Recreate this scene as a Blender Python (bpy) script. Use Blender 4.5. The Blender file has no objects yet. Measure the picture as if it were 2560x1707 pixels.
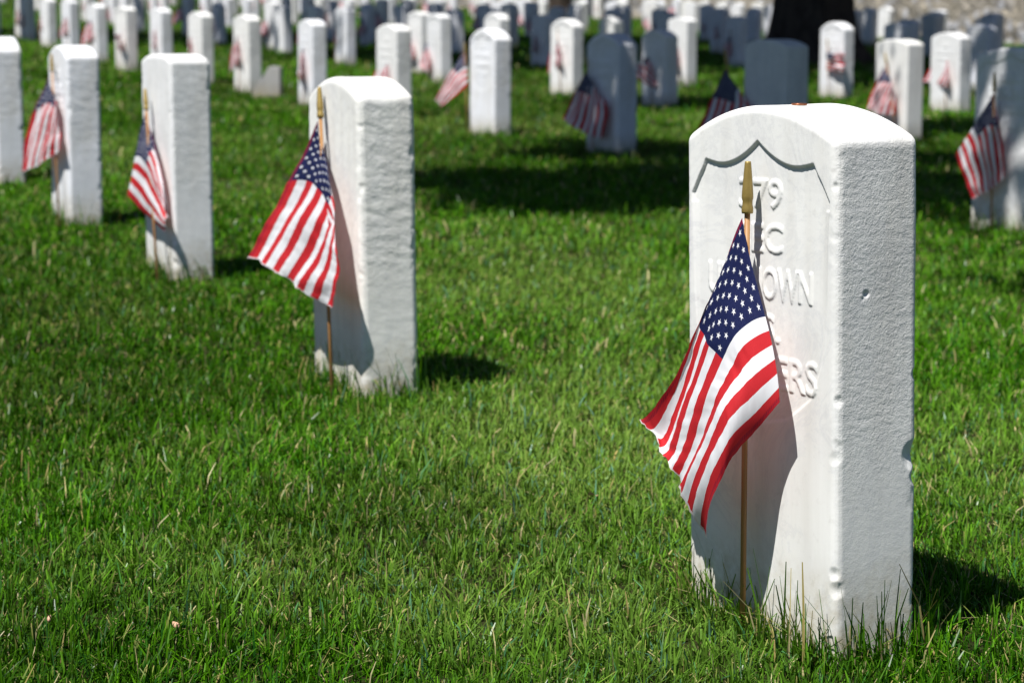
import bpy, bmesh, math, random
import numpy as np
from mathutils import Vector, Matrix, noise

random.seed(7)
RNG = np.random.default_rng(11)
scene = bpy.context.scene
COL = scene.collection

# ------------------------------------------------------------------ camera
FPX, CX, CY = 5442.0, 1280.0, 853.5            # focal length and centre in photo pixels (2560 x 1707)
PITCH = math.atan(831.5 / FPX)
HC = 0.73
cam_data = bpy.data.cameras.new('camera')
cam = bpy.data.objects.new('camera', cam_data)
COL.objects.link(cam)
scene.camera = cam
cam.location = (0, 0, HC)
cam.rotation_euler = (math.pi / 2 - PITCH, 0, 0)
cam_data.sensor_width = 36.0
cam_data.lens = FPX / 2560 * 36.0
cam_data.clip_start = 0.05
cam_data.clip_end = 2000
cam_data.dof.use_dof = True
cam_data.dof.focus_distance = 2.50
cam_data.dof.aperture_fstop = 9.2

# ------------------------------------------------------------------ sun, sky, exposure
LX, LY = 0.36, 0.38                            # horizontal run of the sunlight per metre of fall
SUN_DIR = Vector((-LX, -LY, 1.0)).normalized() # towards the sun
sun_data = bpy.data.lights.new('sun', 'SUN')
sun_data.energy = 5.0
sun_data.angle = math.radians(0.5)
sun_data.color = (1.0, 0.98, 0.95)
sun = bpy.data.objects.new('sun', sun_data)
COL.objects.link(sun)
sun.location = (-8, -8, 20)
sun.rotation_euler = (-SUN_DIR).to_track_quat('-Z', 'Y').to_euler()

world = bpy.data.worlds.new('World')
scene.world = world
world.use_nodes = True
wn = world.node_tree.nodes
wn.clear()
sky = wn.new('ShaderNodeTexSky')
sky.sky_type = 'NISHITA'
sky.sun_disc = False
sky.ozone_density = 3.0
sky.air_density = 0.65
sky.dust_density = 0.4
sky.sun_elevation = math.asin(SUN_DIR.z)
sky.sun_rotation = math.atan2(SUN_DIR.x, SUN_DIR.y)
bg = wn.new('ShaderNodeBackground')
bg.inputs['Strength'].default_value = 0.05
wo = wn.new('ShaderNodeOutputWorld')
world.node_tree.links.new(sky.outputs[0], bg.inputs[0])
world.node_tree.links.new(bg.outputs[0], wo.inputs[0])

scene.view_settings.view_transform = 'Standard'
scene.view_settings.look = 'None'
scene.view_settings.gamma = 1.0
scene.view_settings.use_curve_mapping = False
scene.view_settings.exposure = 0.45
scene.render.engine = 'CYCLES'

# ------------------------------------------------------------------ geometry of the place
F = np.array([0, math.cos(PITCH), -math.sin(PITCH)])
U = np.array([0, math.sin(PITCH), math.cos(PITCH)])
R = np.array([1.0, 0, 0])
CAM = np.array([0, 0, HC])


def H(x, y):
    """height of the lawn: flat near the camera, a long gentle rise to the back and left"""
    t = np.asarray(y, float) - 14 - 1.5 * np.asarray(x, float)
    left = np.clip(-np.asarray(x, float) / 8, 0, 1)
    return 0.011 * 1.5 * np.logaddexp(0, np.clip(t, -60, 140) / 1.5) + 0.00013 * np.clip(t - 13, 0, 90) ** 2 * left


def Hs(x, y):
    return float(H(x, y))


def ray(px, py):
    return F + (px - CX) / FPX * R + (CY - py) / FPX * U


def ground_at(px, py):
    d = ray(px, py)
    t = 0.5
    while t < 300:
        q = CAM + d * t
        if q[2] < Hs(q[0], q[1]):
            break
        t += 0.01
    return q


TURF = 0.021          # H is the level of the mown grass tops; the soil lies this much lower


# ------------------------------------------------------------------ object helpers
def tag(o, label=None, cat=None, group=None, kind=None):
    if label:
        o['label'] = label
    if cat:
        o['category'] = cat
    if group:
        o['group'] = group
    if kind:
        o['kind'] = kind
    return o


def link_mesh(name, me, parent=None, mats=()):
    for m in mats:
        me.materials.append(m)
    o = bpy.data.objects.new(name, me)
    COL.objects.link(o)
    if parent is not None:
        o.parent = parent
    return o


def empty(name, loc, rz=0.0):
    o = bpy.data.objects.new(name, None)
    o.empty_display_size = 0.1
    COL.objects.link(o)
    o.location = loc
    o.rotation_euler = (0, 0, rz)
    return o


def mesh_np(name, verts, faces_flat, loop_tot, smooth=False):
    me = bpy.data.meshes.new(name)
    nv, nf = len(verts), len(loop_tot)
    me.vertices.add(nv)
    me.vertices.foreach_set('co', np.ascontiguousarray(verts, dtype=np.float32).ravel())
    me.loops.add(len(faces_flat))
    me.loops.foreach_set('vertex_index', np.ascontiguousarray(faces_flat, dtype=np.int32))
    me.polygons.add(nf)
    starts = np.concatenate([[0], np.cumsum(loop_tot)[:-1]]).astype(np.int32)
    me.polygons.foreach_set('loop_start', starts)
    me.polygons.foreach_set('use_smooth', np.full(nf, smooth, dtype=bool))
    me.update(calc_edges=True)
    return me


# ------------------------------------------------------------------ materials
class NT:
    """small helper for building node trees"""

    def __init__(self, name):
        self.m = bpy.data.materials.new(name)
        self.m.use_nodes = True
        self.t = self.m.node_tree
        self.t.nodes.clear()
        self.out = self.t.nodes.new('ShaderNodeOutputMaterial')

    def n(self, typ, **kw):
        nd = self.t.nodes.new(typ)
        for k, v in kw.items():
            setattr(nd, k, v)
        return nd

    def ln(self, a, b):
        self.t.links.new(a, b)

    def put(self, sock, v):
        if hasattr(v, 'is_linked') or hasattr(v, 'links'):
            self.ln(v, sock)
        else:
            sock.default_value = v

    def math(self, op, a, b=None, c=None, clamp=False):
        nd = self.n('ShaderNodeMath', operation=op, use_clamp=clamp)
        self.put(nd.inputs[0], a)
        if b is not None:
            self.put(nd.inputs[1], b)
        if c is not None:
            self.put(nd.inputs[2], c)
        return nd.outputs[0]

    def mix(self, fac, a, b):
        nd = self.n('ShaderNodeMix', data_type='RGBA')
        self.put(nd.inputs[0], fac)
        self.put(nd.inputs[6], a)
        self.put(nd.inputs[7], b)
        return nd.outputs[2]

    def noise(self, vec, scale, detail=4.0, rough=0.6, dist=0.0):
        nd = self.n('ShaderNodeTexNoise')
        nd.inputs['Scale'].default_value = scale
        nd.inputs['Detail'].default_value = detail
        nd.inputs['Roughness'].default_value = rough
        nd.inputs['Distortion'].default_value = dist
        if vec is not None:
            self.ln(vec, nd.inputs['Vector'])
        return nd.outputs['Fac']

    def ramp(self, v, lo, hi):
        nd = self.n('ShaderNodeMapRange')
        nd.inputs['From Min'].default_value = lo
        nd.inputs['From Max'].default_value = hi
        self.ln(v, nd.inputs['Value'])
        return nd.outputs['Result']

    def bsdf(self, color, rough=0.7, spec=0.3, metal=0.0):
        b = self.n('ShaderNodeBsdfPrincipled')
        self.put(b.inputs['Base Color'], color)
        self.put(b.inputs['Roughness'], rough)
        b.inputs['Specular IOR Level'].default_value = spec
        b.inputs['Metallic'].default_value = metal
        return b

    def bump(self, h, strength, dist=0.001):
        b = self.n('ShaderNodeBump')
        self.put(b.inputs['Strength'], strength)
        b.inputs['Distance'].default_value = dist
        self.ln(h, b.inputs['Height'])
        return b.outputs[0]

    def done(self, shader):
        self.ln(shader, self.out.inputs['Surface'])
        return self.m


def marble(name, grain, coarse, coarse_scale, base=(0.825, 0.825, 0.82), face=0.16):
    k = NT(name)
    tc = k.n('ShaderNodeTexCoord')
    obj = tc.outputs['Object']
    info = k.n('ShaderNodeObjectInfo')
    sep = k.n('ShaderNodeSeparateXYZ')
    k.ln(obj, sep.inputs[0])
    z = sep.outputs[2]
    n1 = k.noise(obj, 9.0, 5, 0.65)
    n2 = k.noise(obj, 60.0, 4, 0.6)
    # individual tint: some stones a cool white, some creamy
    tint = k.mix(info.outputs['Random'], (base[0] * 0.985, base[1] * 1.0, base[2] * 1.06, 1), (base[0], base[1] * 0.985, base[2] * 0.93, 1))
    c = k.mix(k.ramp(n1, 0.45, 0.75), tint, (base[0] * 0.90, base[1] * 0.89, base[2] * 0.87, 1))
    # tan rain streaks and pitting
    mp = k.n('ShaderNodeMapping')
    mp.inputs['Scale'].default_value = (14, 14, 1.6)
    k.ln(obj, mp.inputs[0])
    st = k.noise(mp.outputs[0], 1.0, 4, 0.6)
    c = k.mix(k.math('MULTIPLY', k.ramp(st, 0.50, 0.72), 0.48), c, (0.60, 0.575, 0.52, 1))
    c = k.mix(k.math('MULTIPLY', k.ramp(n2, 0.60, 0.74), 0.35), c, (0.58, 0.56, 0.52, 1))
    vn = k.noise(obj, 5.0, 6, 0.7, 1.8)
    vein = k.ramp(k.math('ABSOLUTE', k.math('SUBTRACT', vn, 0.5)), 0.035, 0.0)
    c = k.mix(k.math('MULTIPLY', vein, k.math('MULTIPLY', n1, 0.42)), c, (0.50, 0.51, 0.53, 1))
    # earth and mower stain low down
    low = k.math('MULTIPLY', k.ramp(k.math('ADD', z, k.math('MULTIPLY', n1, 0.10)), 0.15, 0.04), k.ramp(n2, 0.25, 0.65), clamp=True)
    c = k.mix(k.math('MULTIPLY', low, 1.0), c, (0.36, 0.30, 0.17, 1))
    b = k.bsdf(c, 0.72, 0.25)
    up = k.ramp(k.math('ADD', z, k.math('MULTIPLY', n1, 0.12)), 0.20, 0.34)   # lower part rubbed smooth
    sn = k.n('ShaderNodeSeparateXYZ')
    k.ln(tc.outputs['Normal'], sn.inputs[0])
    hewn = k.ramp(k.math('ABSOLUTE', sn.outputs[0]), 0.5, 0.9)               # the narrow sides were only hammer-dressed
    g = k.math('ADD', k.noise(obj, 240.0, 2, 0.5), k.noise(obj, 560.0, 2, 0.6))
    cm_ = k.n('ShaderNodeMapping')
    cm_.inputs['Scale'].default_value = (1.0, 0.75, 1.2) if coarse > 0.9 else (1.0, 1.0, 1.0)
    k.ln(obj, cm_.inputs[0])
    cr = k.noise(cm_.outputs[0], coarse_scale, 3, 0.5, 0.0)
    hgt = k.math('ADD', k.math('MULTIPLY', g, grain), k.math('MULTIPLY', cr, coarse))
    stren = k.math('MULTIPLY', k.math('ADD', k.math('MULTIPLY', up, 0.19), 0.09), k.math('ADD', k.math('MULTIPLY', hewn, 1.0 - face), face))
    k.ln(k.bump(hgt, stren, 0.004), b.inputs['Normal'])
    return k.done(b.outputs[0])


M_STONE = marble('marble_grainy', 0.62, 0.10, 90.0)
M_ROUGH = marble('marble_hacked', 0.40, 0.95, 100.0, face=0.35)
M_FAR = marble('marble_weathered', 0.3, 0.6, 40.0)
M_GREY = marble('marble_greyed', 0.3, 0.9, 40.0, base=(0.36, 0.36, 0.37))


def flag_material():
    k = NT('printed_flag_cloth')
    uv = k.n('ShaderNodeUVMap')
    uv.uv_map = 'UVMap'
    sp = k.n('ShaderNodeSeparateXYZ')
    k.ln(uv.outputs[0], sp.inputs[0])
    s = sp.outputs[0]
    t = k.math('SUBTRACT', 1.0, sp.outputs[1])
    stripe = k.math('MODULO', k.math('FLOOR', k.math('MULTIPLY', t, 13.0)), 2.0)
    tco = k.n('ShaderNodeTexCoord')
    wv = k.noise(tco.outputs['Object'], 900.0, 2, 0.5)
    red = k.mix(wv, (0.50, 0.016, 0.024, 1), (0.60, 0.026, 0.032, 1))
    white = (0.80, 0.80, 0.82, 1)
    blue = k.mix(k.ramp(wv, 0.45, 0.75), (0.006, 0.010, 0.058, 1), (0.022, 0.030, 0.10, 1))
    col = k.mix(stripe, red, white)
    cx = k.math('MULTIPLY', s, 30.0)
    cy = k.math('MULTIPLY', t, 10.0 * 13 / 7)

    def star(ox, oy):
        fx = k.math('MULTIPLY', k.math('SUBTRACT', k.math('MULTIPLY', k.math('FRACT', k.math('MULTIPLY', k.math('ADD', cx, ox), 0.5)), 2.0), 1.0), 0.05)
        fy = k.math('MULTIPLY', k.math('SUBTRACT', 1.0, k.math('MULTIPLY', k.math('FRACT', k.math('MULTIPLY', k.math('ADD', cy, oy), 0.5)), 2.0)), 0.0538)
        a = k.math('ARCTAN2', fx, fy)
        w = 2 * math.pi / 5
        fm = k.math('FLOORED_MODULO', k.math('ADD', a, w / 2), w)
        fold = k.math('ABSOLUTE', k.math('SUBTRACT', fm, w / 2))
        rho = k.math('SQRT', k.math('ADD', k.math('MULTIPLY', fx, fx), k.math('MULTIPLY', fy, fy)))
        qx = k.math('MULTIPLY', rho, k.math('COSINE', fold))
        qy = k.math('MULTIPLY', rho, k.math('SINE', fold))
        e = k.math('ADD', k.math('MULTIPLY', qx, 0.2245), k.math('MULTIPLY', qy, 0.691))
        return k.math('LESS_THAN', e, 0.2245 * 0.0225)
    stars = k.math('MAXIMUM', star(0, 0), star(1, 1))
    ins = k.math('MULTIPLY', k.math('MULTIPLY', k.math('GREATER_THAN', cx, 0.45), k.math('LESS_THAN', cx, 11.55)),
                 k.math('MULTIPLY', k.math('GREATER_THAN', cy, 0.45), k.math('LESS_THAN', cy, 9.55)))
    can = k.math('MULTIPLY', k.math('LESS_THAN', s, 0.4), k.math('LESS_THAN', t, 7.0 / 13))
    col = k.mix(can, col, k.mix(k.math('MULTIPLY', stars, ins), blue, white))
    # red overlock stitching along the two long hems
    d = k.math('MINIMUM', t, k.math('SUBTRACT', 1.0, t))
    dash = k.math('LESS_THAN', k.math('FRACT', k.math('MULTIPLY', s, 62.0)), 0.72)
    hem = k.math('MULTIPLY', k.math('MULTIPLY', k.math('LESS_THAN', d, 0.030), k.math('GREATER_THAN', d, 0.012)), dash)
    col = k.mix(k.math('MULTIPLY', hem, 0.85), col, (0.26, 0.010, 0.03, 1))
    col = k.mix(k.math('MULTIPLY', k.math('LESS_THAN', d, 0.010), 0.6), col, (0.36, 0.012, 0.025, 1))
    fr = k.mix(0.85, col, (0.75, 0.70, 0.70, 1))
    col = k.mix(k.math('GREATER_THAN', s, 0.992), col, fr)
    b = k.bsdf(col, 0.75, 0.2)
    tr = k.n('ShaderNodeBsdfTranslucent')
    k.ln(col, tr.inputs[0])
    hb = k.math('ADD', k.math('MULTIPLY', wv, 0.3), k.math('MULTIPLY', k.math('LESS_THAN', d, 0.034), 1.0))
    k.ln(k.bump(hb, 0.35, 0.0006), b.inputs['Normal'])
    mx = k.n('ShaderNodeMixShader')
    mx.inputs[0].default_value = 0.22
    k.ln(b.outputs[0], mx.inputs[1])
    k.ln(tr.outputs[0], mx.inputs[2])
    return k.done(mx.outputs[0])


M_FLAG = flag_material()


def wood_mat():
    k = NT('varnished_stick_wood')
    tc = k.n('ShaderNodeTexCoord')
    mp = k.n('ShaderNodeMapping')
    mp.inputs['Scale'].default_value = (300, 300, 9)
    k.ln(tc.outputs['Object'], mp.inputs[0])
    c = k.mix(k.noise(mp.outputs[0], 1.0, 4), (0.27, 0.125, 0.04, 1), (0.46, 0.25, 0.10, 1))
    return k.done(k.bsdf(c, 0.5, 0.4).outputs[0])


def gold_mat():
    k = NT('gold_painted_tip')
    tc = k.n('ShaderNodeTexCoord')
    nz = k.noise(tc.outputs['Object'], 160.0, 3)
    c = k.mix(nz, (0.26, 0.18, 0.045, 1), (0.38, 0.27, 0.08, 1))
    return k.done(k.bsdf(c, 0.42, 0.5, 0.35).outputs[0])


def coin_mat():
    k = NT('tarnished_copper')
    tc = k.n('ShaderNodeTexCoord')
    c = k.mix(k.noise(tc.outputs['Object'], 400.0, 3), (0.28, 0.10, 0.05, 1), (0.50, 0.22, 0.12, 1))
    return k.done(k.bsdf(c, 0.38, 0.5, 0.8).outputs[0])


M_WOOD, M_GOLD, M_COIN = wood_mat(), gold_mat(), coin_mat()


def grass_mat():
    k = NT('grass_blades')
    at = k.n('ShaderNodeAttribute')
    at.attribute_name = 'blade_tint'
    b = k.bsdf(at.outputs['Color'], 0.40, 0.3)
    k.ln(at.outputs['Alpha'], b.inputs['Specular IOR Level'])
    tr = k.n('ShaderNodeBsdfTranslucent')
    hs = k.n('ShaderNodeHueSaturation')
    hs.inputs['Saturation'].default_value = 1.1
    hs.inputs['Value'].default_value = 1.5
    k.ln(at.outputs['Color'], hs.inputs['Color'])
    k.ln(hs.outputs[0], tr.inputs[0])
    mx = k.n('ShaderNodeMixShader')
    mx.inputs[0].default_value = 0.17
    k.ln(b.outputs[0], mx.inputs[1])
    k.ln(tr.outputs[0], mx.inputs[2])
    return k.done(mx.outputs[0])


def soil_mat():
    k = NT('lawn_soil')
    g = k.n('ShaderNodeNewGeometry')
    pos = g.outputs['Position']
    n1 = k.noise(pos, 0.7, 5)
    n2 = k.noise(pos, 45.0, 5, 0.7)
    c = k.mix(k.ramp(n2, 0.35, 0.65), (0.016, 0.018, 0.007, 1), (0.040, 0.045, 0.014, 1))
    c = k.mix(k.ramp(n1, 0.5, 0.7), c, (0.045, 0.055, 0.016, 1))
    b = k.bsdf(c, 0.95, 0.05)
    k.ln(k.bump(n2, 0.8, 0.02), b.inputs['Normal'])
    return k.done(b.outputs[0])


def rubble_mat():
    k = NT('rubble_wall_stone')
    g = k.n('ShaderNodeNewGeometry')
    tc = k.n('ShaderNodeTexCoord')
    mp = k.n('ShaderNodeMapping')
    mp.inputs['Scale'].default_value = (3.4, 3.4, 5.2)
    k.ln(tc.outputs['Object'], mp.inputs[0])
    wob = k.n('ShaderNodeTexNoise')
    wob.inputs['Scale'].default_value = 1.2
    k.ln(mp.outputs[0], wob.inputs['Vector'])
    add = k.n('ShaderNodeVectorMath', operation='ADD')
    k.ln(mp.outputs[0], add.inputs[0])
    k.ln(wob.outputs['Color'], add.inputs[1])
    vo = k.n('ShaderNodeTexVoronoi', feature='F1')
    vo.inputs['Scale'].default_value = 1.0
    k.ln(add.outputs[0], vo.inputs['Vector'])
    ve = k.n('ShaderNodeTexVoronoi', feature='DISTANCE_TO_EDGE')
    ve.inputs['Scale'].default_value = 1.0
    k.ln(add.outputs[0], ve.inputs['Vector'])
    sp = k.n('ShaderNodeSeparateXYZ')
    k.ln(vo.outputs['Color'], sp.inputs[0])
    c = k.mix(sp.outputs[0], (0.50, 0.44, 0.35, 1), (0.34, 0.31, 0.27, 1))
    c = k.mix(k.ramp(sp.outputs[1], 0.72, 0.76), c, (0.52, 0.53, 0.57, 1))
    c = k.mix(k.ramp(sp.outputs[2], 0.80, 0.85), c, (0.26, 0.24, 0.22, 1))
    nz = k.noise(tc.outputs['Object'], 22.0, 5, 0.7)
    c = k.mix(k.math('MULTIPLY', nz, 0.4), c, (0.36, 0.31, 0.24, 1))
    c = k.mix(k.ramp(ve.outputs['Distance'], 0.07, 0.03), c, (0.42, 0.38, 0.31, 1))
    b = k.bsdf(c, 0.9, 0.1)
    hh = k.math('ADD', k.ramp(ve.outputs['Distance'], 0.0, 0.12), k.math('MULTIPLY', nz, 0.5))
    k.ln(k.bump(hh, 0.9, 0.05), b.inputs['Normal'])
    return k.done(b.outputs[0])


def bark_mat():
    k = NT('furrowed_bark')
    tc = k.n('ShaderNodeTexCoord')
    mp = k.n('ShaderNodeMapping')
    mp.inputs['Scale'].default_value = (9, 9, 1.8)
    k.ln(tc.outputs['Object'], mp.inputs[0])
    n1 = k.noise(mp.outputs[0], 1.0, 6, 0.65, 0.6)
    c = k.mix(k.ramp(n1, 0.35, 0.65), (0.028, 0.022, 0.017, 1), (0.085, 0.066, 0.052, 1))
    b = k.bsdf(c, 0.9, 0.1)
    k.ln(k.bump(n1, 1.0, 0.05), b.inputs['Normal'])
    return k.done(b.outputs[0])


def leaf_mat():
    k = NT('tree_leaves')
    at = k.n('ShaderNodeAttribute')
    at.attribute_name = 'blade_tint'
    b = k.bsdf(at.outputs['Color'], 0.5, 0.3)
    return k.done(b.outputs[0])


def plain_mat(name, c1, c2, scale, rough):
    k = NT(name)
    tc = k.n('ShaderNodeTexCoord')
    c = k.mix(k.noise(tc.outputs['Object'], scale, 4), c1, c2)
    return k.done(k.bsdf(c, rough, 0.3).outputs[0])


M_GRASS, M_SOIL, M_RUBBLE, M_BARK, M_LEAF = grass_mat(), soil_mat(), rubble_mat(), bark_mat(), leaf_mat()
M_BUD = plain_mat('papery_tan_bud', (0.55, 0.30, 0.18, 1), (0.70, 0.45, 0.30, 1), 300.0, 0.6)

# ------------------------------------------------------------------ ground
gx = np.sign(np.linspace(-1, 1, 201)) * (np.abs(np.linspace(-1, 1, 201)) ** 2.2) * 260
gy = -25 + (np.linspace(0, 1, 241) ** 2.0) * 480
XX, YY = np.meshgrid(gx, gy)
vv = np.stack([XX.ravel(), YY.ravel(), H(XX, YY).ravel() - TURF], 1)
ii = np.arange(240)[:, None] * 201 + np.arange(200)[None, :]
ff = np.stack([ii, ii + 1, ii + 202, ii + 201], -1).reshape(-1, 4)
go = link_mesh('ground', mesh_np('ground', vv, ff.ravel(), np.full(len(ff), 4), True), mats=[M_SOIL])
tag(go, 'grassy cemetery lawn rising gently to the back and left', 'ground', kind='structure')

# ------------------------------------------------------------------ rubble wall at the back
WALL = [(13.5, 16.0), (10.2, 30.0), (8.0, 41.0), (6.0, 53.0), (1.6, 66.0), (-9.0, 90.0), (-24.0, 118.0)]


def wall_side(x, y):
    """> 0 on the camera's side of the wall"""
    for (ax, ay), (bx_, by_) in zip(WALL[:-1], WALL[1:]):
        if ay <= y <= by_:
            return ax + (bx_ - ax) * (y - ay) / (by_ - ay) - x
    return 5.0 if y < 16 else -5.0


wv_, wf_ = [], []
NZ = 15
cols = []
for (ax, ay), (bx_, by_) in zip(WALL[:-1], WALL[1:]):
    ln_ = math.hypot(bx_ - ax, by_ - ay)
    m_ = int(ln_ / 0.22)
    for i in range(m_):
        cols.append((ax + (bx_ - ax) * i / m_, ay + (by_ - ay) * i / m_, (bx_ - ax) / ln_, (by_ - ay) / ln_))
for i, (x, y, dx, dy) in enumerate(cols):
    g0 = Hs(x, y) - 0.25
    for j in range(NZ + 1):
        zz = g0 + 2.45 * j / NZ
        o_ = 0.05 * noise.noise((x * 2.2, y * 2.2, zz * 3.5)) + 0.03 * noise.noise((x * 6, y * 6, zz * 8))
        wv_.append((x - dy * o_, y + dx * o_, zz))
    for j in range(NZ, -1, -1):
        wv_.append((x + dy * 0.5, y - dx * 0.5, g0 + 2.45 * j / NZ))
per = 2 * (NZ + 1)
for i in range(len(cols) - 1):
    for j in range(per):
        a = i * per + j
        b = i * per + (j + 1) % per
        wf_.append((a, b, b + per, a + per))
wf_.append(tuple(range(per)))
wf_.append(tuple(range((len(cols) - 1) * per, len(cols) * per))[::-1])
wme = bpy.data.meshes.new('rubble_wall')
wme.from_pydata(wv_, [], wf_)
bm = bmesh.new()
bm.from_mesh(wme)
bmesh.ops.recalc_face_normals(bm, faces=bm.faces)
bm.to_mesh(wme)
bm.free()
wall = link_mesh('rubble_wall', wme, mats=[M_RUBBLE])
tag(wall, 'long tan and grey rubble stone wall closing the back of the cemetery', 'wall')

# ------------------------------------------------------------------ headstones
W0, T0 = 0.312, 0.116
WD20 = np.array([-math.sin(math.radians(26)), math.cos(math.radians(26)), 0])


def stone_bm(w, t, spring, apex, bev=0.008, seg=14, deep=0.12, power=2.0):
    """round-topped slab: x across the inscription, -y the inscribed face, z up"""
    bm = bmesh.new()
    prof = [(-w / 2, -deep), (-w / 2, spring)]
    for i in range(1, seg):
        u = -1 + 2 * i / seg
        prof.append((u * w / 2, spring + (apex - spring) * (1 - abs(u) ** power)))
    prof += [(w / 2, spring), (w / 2, -deep)]
    fv = [bm.verts.new((x, -t / 2, z)) for x, z in prof]
    bv = [bm.verts.new((x, t / 2, z)) for x, z in prof]
    bm.faces.new(fv)
    bm.faces.new(bv[::-1])
    n = len(prof)
    for i in range(n):
        bm.faces.new((fv[(i + 1) % n], fv[i], bv[i], bv[(i + 1) % n]))
    bmesh.ops.recalc_face_normals(bm, faces=bm.faces)
    if bev > 0:
        es = [e for e in bm.edges if len(e.link_faces) == 2 and e.calc_face_angle(0) > 0.5 and max(v.co.z for v in e.verts) > -deep + 1e-4]
        bmesh.ops.bevel(bm, geom=es, offset=bev, segments=3, profile=0.5, affect='EDGES', clamp_overlap=True)
    return bm


def text_mesh(txt, size_cap, width, x0, z0, y_front, depth):
    cu = bpy.data.curves.new('letters', 'FONT')
    cu.body = txt
    cu.size = 1.0
    cu.align_x = 'CENTER'
    cu.extrude = 0.5
    cu.offset = 0.004
    cu.resolution_u = 3
    o = bpy.data.objects.new('letters', cu)
    COL.objects.link(o)
    dg = bpy.context.evaluated_depsgraph_get()
    me = bpy.data.meshes.new_from_object(o.evaluated_get(dg))
    bpy.data.objects.remove(o)
    bpy.data.curves.remove(cu)
    co = np.empty(len(me.vertices) * 3, np.float32)
    me.vertices.foreach_get('co', co)
    co = co.reshape(-1, 3)
    mn, mx = co.min(0), co.max(0)
    out = np.empty_like(co)
    out[:, 0] = x0 + (co[:, 0] - (mn[0] + mx[0]) / 2) / (mx[0] - mn[0]) * width
    out[:, 2] = z0 + (co[:, 1] - mn[1]) / (mx[1] - mn[1]) * size_cap
    out[:, 1] = y_front + co[:, 2] * 2 * depth
    me.vertices.foreach_set('co', out.ravel())
    return me


def remeshed(bm, voxel):
    me = bpy.data.meshes.new('tmp')
    bm.to_mesh(me)
    bm.free()
    o = bpy.data.objects.new('tmp', me)
    COL.objects.link(o)
    md = o.modifiers.new('r', 'REMESH')
    md.mode = 'VOXEL'
    md.voxel_size = voxel
    md.use_smooth_shade = True
    dg = bpy.context.evaluated_depsgraph_get()
    out = bpy.data.meshes.new_from_object(o.evaluated_get(dg))
    bpy.data.objects.remove(o)
    return out


SHIELD_R = [(0, 0.576), (0.022, 0.5655), (0.050, 0.554), (0.085, 0.548), (0.112, 0.551), (0.126, 0.536), (0.142, 0.512),
            (0.1395, 0.46), (0.137, 0.39), (0.130, 0.33), (0.108, 0.283), (0.06, 0.252), (0, 0.24)]


def shield_mask(x, z):
    """signed distance-like mask of the sunken shield (1 inside)"""
    xa = np.abs(x)
    top = np.where(xa < 0.078, 0.5475 + 0.0285 * np.clip(1 - xa / 0.078, 0, 1) ** 1.9, 0.5475 + 0.0045 * np.clip((xa - 0.078) / 0.034, 0, 1) ** 1.6)
    top = np.where(xa > 0.112, np.interp(xa, [0.112, 0.118, 0.128, 0.142], [0.552, 0.542, 0.530, 0.510]), top)
    bot = np.interp(xa, [0, 0.06, 0.108, 0.130, 0.137], [0.24, 0.252, 0.283, 0.33, 0.39])
    side = np.interp(z, [0.3, 0.39, 0.46, 0.512], [0.128, 0.137, 0.1395, 0.142])
    d = np.minimum(top - z, side - xa)
    depth_top = np.clip(d / 0.0030 + 0.5, 0, 1)
    soft = np.clip((z - bot) / 0.004 + 0.5, 0, 1)
    dep = 0.0013 + 0.0024 * np.clip((z - 0.36) / 0.16, 0, 1)      # deep below the top edge, shallow at the foot
    sidefade = np.clip((side - xa) / 0.010, 0, 1)
    return depth_top * soft * dep * (0.35 + 0.65 * np.where(z > 0.50, 1.0, sidefade))


def carve(me, w, t, chips, rough_amp, rough_scale, shield=False, seed=0.0, lower_smooth=True):
    n = len(me.vertices)
    co = np.empty(n * 3, np.float32)
    me.vertices.foreach_get('co', co)
    co = co.reshape(-1, 3).astype(np.float64)
    no = np.empty(n * 3, np.float32)
    me.vertices.foreach_get('normal', no)
    no = no.reshape(-1, 3).astype(np.float64)
    if shield:
        front = co[:, 1] < -t / 2 + 0.0035
        co[front, 1] += shield_mask(co[front, 0], co[front, 2])
    disp = np.zeros(n)
    for i in range(n):
        x, y, z = co[i]
        ex0 = w / 2 - abs(x)
        v = Vector((x * rough_scale + seed, y * rough_scale * 0.55 + z * 20, z * rough_scale))
        a = noise.fractal(v, 0.9, 2.1, 3) * rough_amp * (1.6 if ex0 < 0.012 else 0.6)
        a *= 1.0 if z > 0.24 or not lower_smooth else 0.35
        a += noise.noise((x * 9 + seed, y * 9, z * 9)) * 0.0012
        # the arrises are nibbled away here and there
        ex = w / 2 - abs(x)
        ey = t / 2 - abs(y)
        e = max(ex, 0) + max(ey, 0)
        if e < 0.016:
            c = noise.noise((x * 30 + seed * 3, y * 30, z * 26)) + 0.6 * noise.noise((x * 80, y * 80 + seed, z * 70))
            a -= max(0.0, c - 0.30) * chips * (1 - e / 0.016)
        disp[i] = a
    co += no * disp[:, None]
    for (cx, cy, cz, r, dpt) in PITS if shield else ():
        d2 = np.sqrt(((co - np.array([cx, cy, cz])) ** 2).sum(1))
        k = np.clip(1 - d2 / r, 0, 1)
        co -= no * (k * dpt)[:, None]
    me.vertices.foreach_set('co', co.astype(np.float32).ravel())
    me.update()
    return me


PITS = [(W0 / 2, -0.016, 0.405, 0.005, 0.0035), (W0 / 2 - 0.003, -T0 / 2, 0.528, 0.006, 0.003), (W0 / 2, -0.020, 0.400, 0.003, 0.001),
        (W0 / 2, T0 / 2, 0.308, 0.009, 0.005), (W0 / 2, T0 / 2 - 0.004, 0.214, 0.019, 0.007), (W0 / 2 - 0.002, T0 / 2, 0.188, 0.012, 0.005),
        (W0 / 2, -T0 / 2 + 0.004, 0.285, 0.008, 0.003), (W0 / 2 - 0.004, -T0 / 2, 0.085, 0.009, 0.003), (W0 / 2, -T0 / 2, 0.066, 0.012, 0.004)]


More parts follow.
